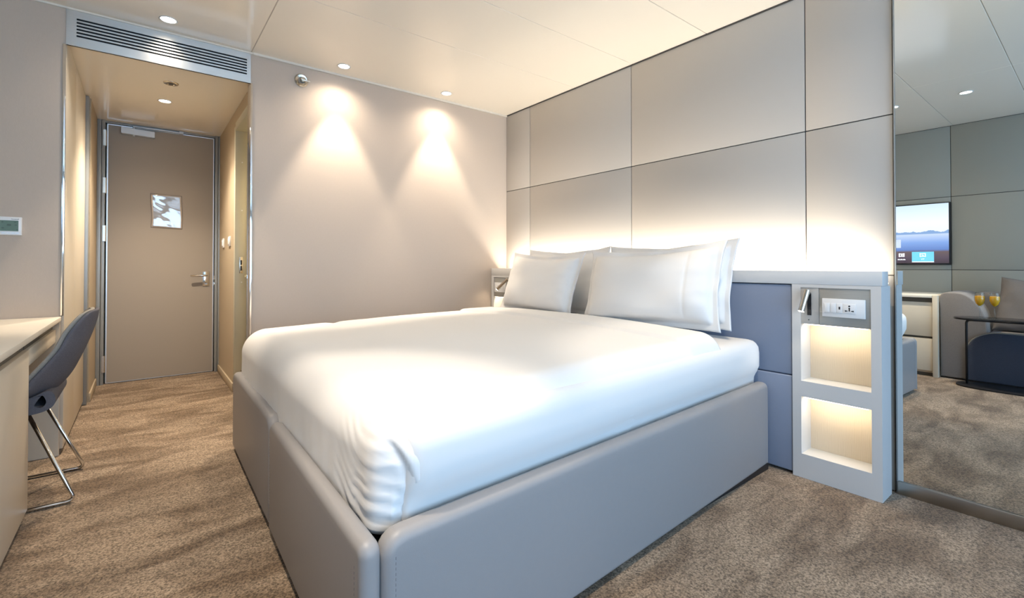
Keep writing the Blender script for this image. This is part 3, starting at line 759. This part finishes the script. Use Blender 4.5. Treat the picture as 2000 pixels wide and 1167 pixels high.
Q = Vector((-1.960, -2.24, .72))
def duvet_disp(p, n):
    p.z -= .018*ss(-1.0, -2.1, p.x)*ss(.40, .60, p.z)
    d = .0035*noise.noise(p*3.1) + .0010*noise.noise(p*11)
    # turned-back band at the head end
    d += .012*ss(-.815, -.806, p.x) * ss(.60, .66, p.z)
    d += -.005*math.exp(-((p.x+.820)/.010)**2) * ss(.6, .66, p.z)
    # swags of the tucked foot corner
    r = (p-Q).length
    corner = ss(-1.96, -2.08, p.x) * ss(-2.02, -2.20, p.y) * ss(.645, .56, p.z)
    side = ss(.3, .8, -n.y)
    xl = -2.130 + (.585-p.z)*.40 + .007*noise.noise(Vector((p.z*12, 0, 5)))
    corner *= ss(xl+.004, xl-.030, p.x)
    if corner > 0:
        ph = r/.030 + 1.5*noise.noise(p*3.5) + .4*noise.noise(p*11)
        s1 = math.sin(2*PI*ph); s1 = s1 if s1 > 0 else s1*.5
        d += corner*(.0022+.0030*noise.noise(p*5+Vector((3, 1, 2))))*s1 + corner*.0008*math.sin(2*PI*ph*2.3+1)
    # pleat: the long side laps over the corner
    if p.z < .60:
        lap = ss(.60, .57, p.z)*side
        d -= .012*lap*ss(xl+.010, xl-.006, p.x)
        d += .0015*lap*math.exp(-((p.x-xl-.02)/.03)**2)
        d -= .004*lap*math.exp(-((p.x-xl+.012)/.010)**2)
    # soft gathers where the sides are tucked in
    foot = ss(.4, .9, -n.x)
    d += foot*ss(.60, .42, p.z)*(.0022*noise.noise(Vector((p.y*14, p.z*2, 1))) + .0008*math.sin(p.y*60+3*noise.noise(p*4)))
    d += side*ss(.60, .44, p.z)*.003*noise.noise(Vector((p.x*9, p.z*2, 7)))
    left = ss(.3, .8, n.y)
    d += left*.006*noise.noise(Vector((p.x*4, p.z*2, 2)))
    # a soft dip across the far long edge
    d -= .012*math.exp(-((p.x+1.70)/.03)**2)*ss(-.75, -.45, p.y)
    return tuck(p.copy(), 1) + n*d
bm = rounded_block(-2.166, -.575, -2.392, -.450, .372, .660, .120, .0095, dome=.026, disp=duvet_disp, faces='tflr')
dv = obj('duvet', bm, 'linen', smooth=True)
md = dv.modifiers.new('thickness', 'SOLIDIFY'); md.thickness = .012; md.offset = -1
tag(dv, 'white duvet spread over the mattress and tucked into the bed base', 'duvet')

def pillow(center, wid, hgt, thick, tilt, yaw, roll, label, seed, flange=.035, seam=False):
    bm = bmesh.new(); NU, NV = 96, 56
    M = Matrix.Translation(center) @ Matrix.Rotation(yaw, 4, 'Z') @ Matrix.Rotation(tilt, 4, 'Y') @ Matrix.Rotation(roll, 4, 'X')
    sides = []
    for sgn in (-1, 1):
        G = []
        for i in range(NU+1):
            row = []
            for j in range(NV+1):
                u = -1+2*i/NU; v = -1+2*j/NV
                # slightly hollow edges, pointed corners
                pu = u*wid/2*(1-.055*(1-v*v)*(abs(u)**3)); pv = v*hgt/2*(1-.075*(1-u*u)*(abs(v)**3))
                fu = 1-2*flange/wid; fv = 1-2*flange/hgt
                a = max(0, 1-(abs(u)/fu)**2.6); b = max(0, 1-(abs(v)/fv)**2.6)
                t = thick/2*(a*b)**.42 + .003
                nz = noise.noise(Vector((u*1.7+seed, v*1.5, sgn*2.0)))*.013*(a*b)**.4
                nz -= .004*math.exp(-((u+.60)/.016)**2)*(a*b)**.3 if seam else 0
                edge = 1-(a*b)**.5
                nz += noise.noise(Vector((u*5+seed, v*5, sgn*3.0)))*.006*edge
                wob = noise.noise(Vector((u*3+seed*2, v*3, 9.)))*.010*edge + .016*(abs(u)*abs(v))**6*noise.noise(Vector((u, v, seed*3)))
                sag = -.018*(v+1)*0.5*(1-abs(u))     # top edge sags in the middle
                # local: x = thickness (towards -x is the front), y = width, z = height
                row.append(bm.verts.new(M @ Vector((sgn*(t+nz*(1 if t > .004 else 0))+wob, pu, pv+sag))))
            G.append(row)
        for i in range(NU):
            for j in range(NV): bm.faces.new([G[i][j], G[i+1][j], G[i+1][j+1], G[i][j+1]])
        sides.append(G)
    A, B = sides
    ring = [(i, 0) for i in range(NU)]+[(NU, j) for j in range(NV)]+[(i, NV) for i in range(NU, 0, -1)]+[(0, j) for j in range(NV, 0, -1)]
    for (a, b), (c, d) in zip(ring, ring[1:]+ring[:1]):
        bm.faces.new([A[a][b], A[c][d], B[c][d], B[a][b]])
    o = obj('pillow', bm, 'linen', smooth=True)
    return tag(o, label, 'pillow', 'pillows at the head of the bed')
T = math.radians
pillow((-.285, -1.000, .876), .79, .46, .13, T(14), 0, 0, 'white pillow leaning on the headboard behind the left front pillow', 1.3)
pillow((-.465, -.965, .858), .76, .44, .15, T(17), T(-3), T(1.5), 'white pillow standing in front on the left half of the bed', 4.1)
pillow((-.285, -1.812, .880), .81, .47, .13, T(14), 0, T(-1.5), 'white pillow with raised corner behind the right front pillow', 7.7)
pillow((-.465, -1.835, .868), .80, .45, .17, T(17), T(4), T(-3.0), 'white pillow standing in front on the right half, nearest the mirror', 9.2, seam=True)

# ================================================================== WHAT THE MIRROR SHOWS
# television
TVY0, TVY1, TVZ0, TVZ1 = -2.417, -1.345, .985, 1.592
tv = thing('television', 'flat wall television showing a pale lake scene with a menu bar', 'television', (ROOM_X0+.03, (TVY0+TVY1)/2, TVZ0))
box('cabinet', 'black', ROOM_X0+.001, ROOM_X0+.035, TVY0, TVY1, TVZ0, TVZ1, parent=tv, bev=.003)
scb = bpy.data.objects  # screen needs its own centre for the picture, so it is parented with an offset
bm = bmesh.new(); bx(bm, ROOM_X0+.0345, ROOM_X0+.0362, TVY0+.011, TVY1-.011, TVZ0+.016, TVZ1-.010)
sc = obj('screen', bm, 'tv_screen'); cz = (TVZ0+TVZ1)/2; 
off = Vector((ROOM_X0+.03, (TVY0+TVY1)/2, cz)) - sc.location
for v in sc.data.vertices: v.co -= off
sc.location = Vector((0, 0, cz-TVZ0)); sc.parent = tv; BASE[sc.name] = Vector((ROOM_X0+.03, (TVY0+TVY1)/2, cz))
SX = ROOM_X0+.0362
def ring_rect(bm, y0, y1, z0, z1, w_, x):
    bx(bm, x, x+.0006, y0, y1, z0, z0+w_); bx(bm, x, x+.0006, y0, y1, z1-w_, z1); bx(bm, x, x+.0006, y0, y0+w_, z0, z1); bx(bm, x, x+.0006, y1-w_, y1, z0, z1)
box('menu_tile', 'tile_blue', SX, SX+.0005, -2.297, -2.129, 1.018, 1.115, parent=sc)
bm = bmesh.new(); bx(bm, SX+.0005, SX+.001, -2.297, -2.129, 1.011, 1.0178)
ring_rect(bm, -2.235, -2.190, 1.066, 1.098, .006, SX+.0005)
prism(bm, [(-2.222, 1.080), (-2.204, 1.086), (-2.204, 1.0795), (-2.222, 1.0735)], 'x', SX+.0005, SX+.001)
ring_rect(bm, -2.070, -2.026, 1.068, 1.100, .008, SX+.0002); bx(bm, SX+.0002, SX+.0008, -2.057, -2.043, 1.079, 1.090)
for k in range(9): bx(bm, SX+.0002, SX+.0008, -2.078+k*.0070, -2.0728+k*.0070, 1.034, 1.0415+.0022*((k*5) % 3))
obj('icons', bm, 'icon_white', sc)
text('lettering', 'TV', .022, 'icon_white', Matrix.Translation((SX+.0008, -2.213, 1.040)) @ Matrix.Rotation(PI/2, 4, 'Z') @ Matrix.Rotation(PI/2, 4, 'X'), sc)
box('thumbnail', 'thumb_grey', SX, SX+.0005, -2.043, -1.92, 1.158, 1.243, parent=sc)

# sofa against the television wall
so = thing('sofa', 'grey fabric sofa with a sweeping rounded arm, seen in the mirror', 'sofa', (-3.25, -3.3, 0))
def arm_outline(y0, sgn):
    pts = [(y0, .012), (y0, .70)]
    for a in range(0, 91, 15): pts.append((y0+sgn*(.045-.045*math.cos(T(a))), .70+.045*math.sin(T(a))))
    for a in range(0, 91, 10): pts.append((y0+sgn*(.10+.195*math.sin(T(a))), .43+.316*math.cos(T(a))))
    pts += [(y0+sgn*.295, .012)]
    return pts
for y0, s in ((-2.432, -1), (-4.60, 1)):
    bm = bmesh.new(); prism(bm, arm_outline(y0, s), 'x', -3.55, -2.955, .012, 3)
    obj('arm', bm, 'sofa_fabric', so, smooth='auto')
box('back', 'sofa_fabric', -3.555, -3.27, -4.42, -2.60, .2, .742, parent=so, bev=.05, seg=5)
def seat_outline(y0, y1, z1, r):
    pts = [(y0, .012), (y0-.004, .15)]
    for a in range(0, 91, 9): pts.append((y0-r+r*math.cos(T(a)), z1-r*.9+r*.9*math.sin(T(a))))
    for a in range(90, 181, 9): pts.append((y1+r+r*math.cos(T(a)), z1-r*.9+r*.9*math.sin(T(a))))
    return pts+[(y1, .012)]
bm = bmesh.new(); prism(bm, seat_outline(-2.60, -4.43, .425, .20), 'x', -3.50, -2.925, .014, 3)
st = obj('seat', bm, 'sofa_blue_shade', so, smooth='auto')  # seat front coloured navy to stand in for blue light on grey fabric
bm = bmesh.new(); pp = [(-2.935, y, z+.003) for y, z in seat_outline(-2.60, -4.43, .425, .20)]
tube(bm, pp, .006, 8); obj('piping', bm, 'chair_rim', st, smooth=True)
bm = bmesh.new(); prism(bm, [(y, z+.004) for y, z in seat_outline(-2.66, -4.37, .425, .17) if z > .30], 'x', -3.28, -2.952); obj('seat_top', bm, 'cushion_fabric', st, smooth='auto')
def cushion(center, s, thick, tilt, yaw, roll, label):
    global pillow
    o = pillow(center, s, s*.95, thick, tilt, yaw, roll, label, 3.3, flange=.004)
    o.name = 'throw_cushion'; o.data.materials[0] = MATS['cushion_fabric']; o['category'] = 'cushion'; del o['group']
    return o
cushion((-3.16, -3.005, .640), .50, .15, T(-18), T(6), T(4), 'grey-brown throw cushion leaning on the sofa back')

# oval side table
tb = thing('side_table', 'black oval side table standing before the sofa in the mirror', 'table', (-2.775, -2.87, 0))
def oval(y, z0, z1, rx, ry, name, m, xc=-2.775):
    bm = bmesh.new(); n = 48
    prism(bm, [(xc+rx*math.copysign(abs(math.cos(2*PI*k/n))**.75, math.cos(2*PI*k/n)), y+ry*math.copysign(abs(math.sin(2*PI*k/n))**.75, math.sin(2*PI*k/n))) for k in range(n)], 'z', z0, z1, .002, 2)
    return obj(name, bm, m, tb, smooth='auto')
oval(-2.865, .541, .556, .15, .315, 'table_top', 'black_gloss')
oval(-2.865, 0, .012, .15, .305, 'base_plate', 'black')
bm = bmesh.new(); tube(bm, fillet([(-2.775, -2.625, .010), (-2.775, -2.625, .533), (-2.775, -3.10, .533), (-2.775, -3.10, .010)], .03, 8), .0085, 12); obj('leg_frame', bm, 'black', tb, smooth=True)
def juice_glass(x, y, label):
    z = .5562
    t = thing('juice_glass', label, 'glass', (x, y, z), 'glasses of orange juice')
    bm = bmesh.new()
    lathe(bm, [(.001, 0), (.034, .0005), (.034, .003), (.008, .009), (.0045, .016), (.0045, .085), (.010, .093), (.024, .112), (.0325, .140), (.033, .165), (.028, .205), (.0265, .205), (.031, .165), (.0305, .140), (.022, .113), (.007, .096), (.001, .095)], (x, y, z), 'z', 28, cap=True)
    obj('stemware', bm, 'clear_glass', t, smooth='auto')
    bm = bmesh.new(); lathe(bm, [(.001, .0965), (.0065, .0975), (.0212, .1138), (.0296, .1402), (.0301, .165), (.0288, .1760), (.001, .1765)], (x, y, z), 'z', 28); obj('orange_juice', bm, 'juice', t, smooth='auto')
juice_glass(-2.775, -2.705, 'stemmed glass of orange juice on the black table, nearer the drawers')
juice_glass(-2.775, -2.790, 'stemmed glass of orange juice on the black table, nearer the cushion')
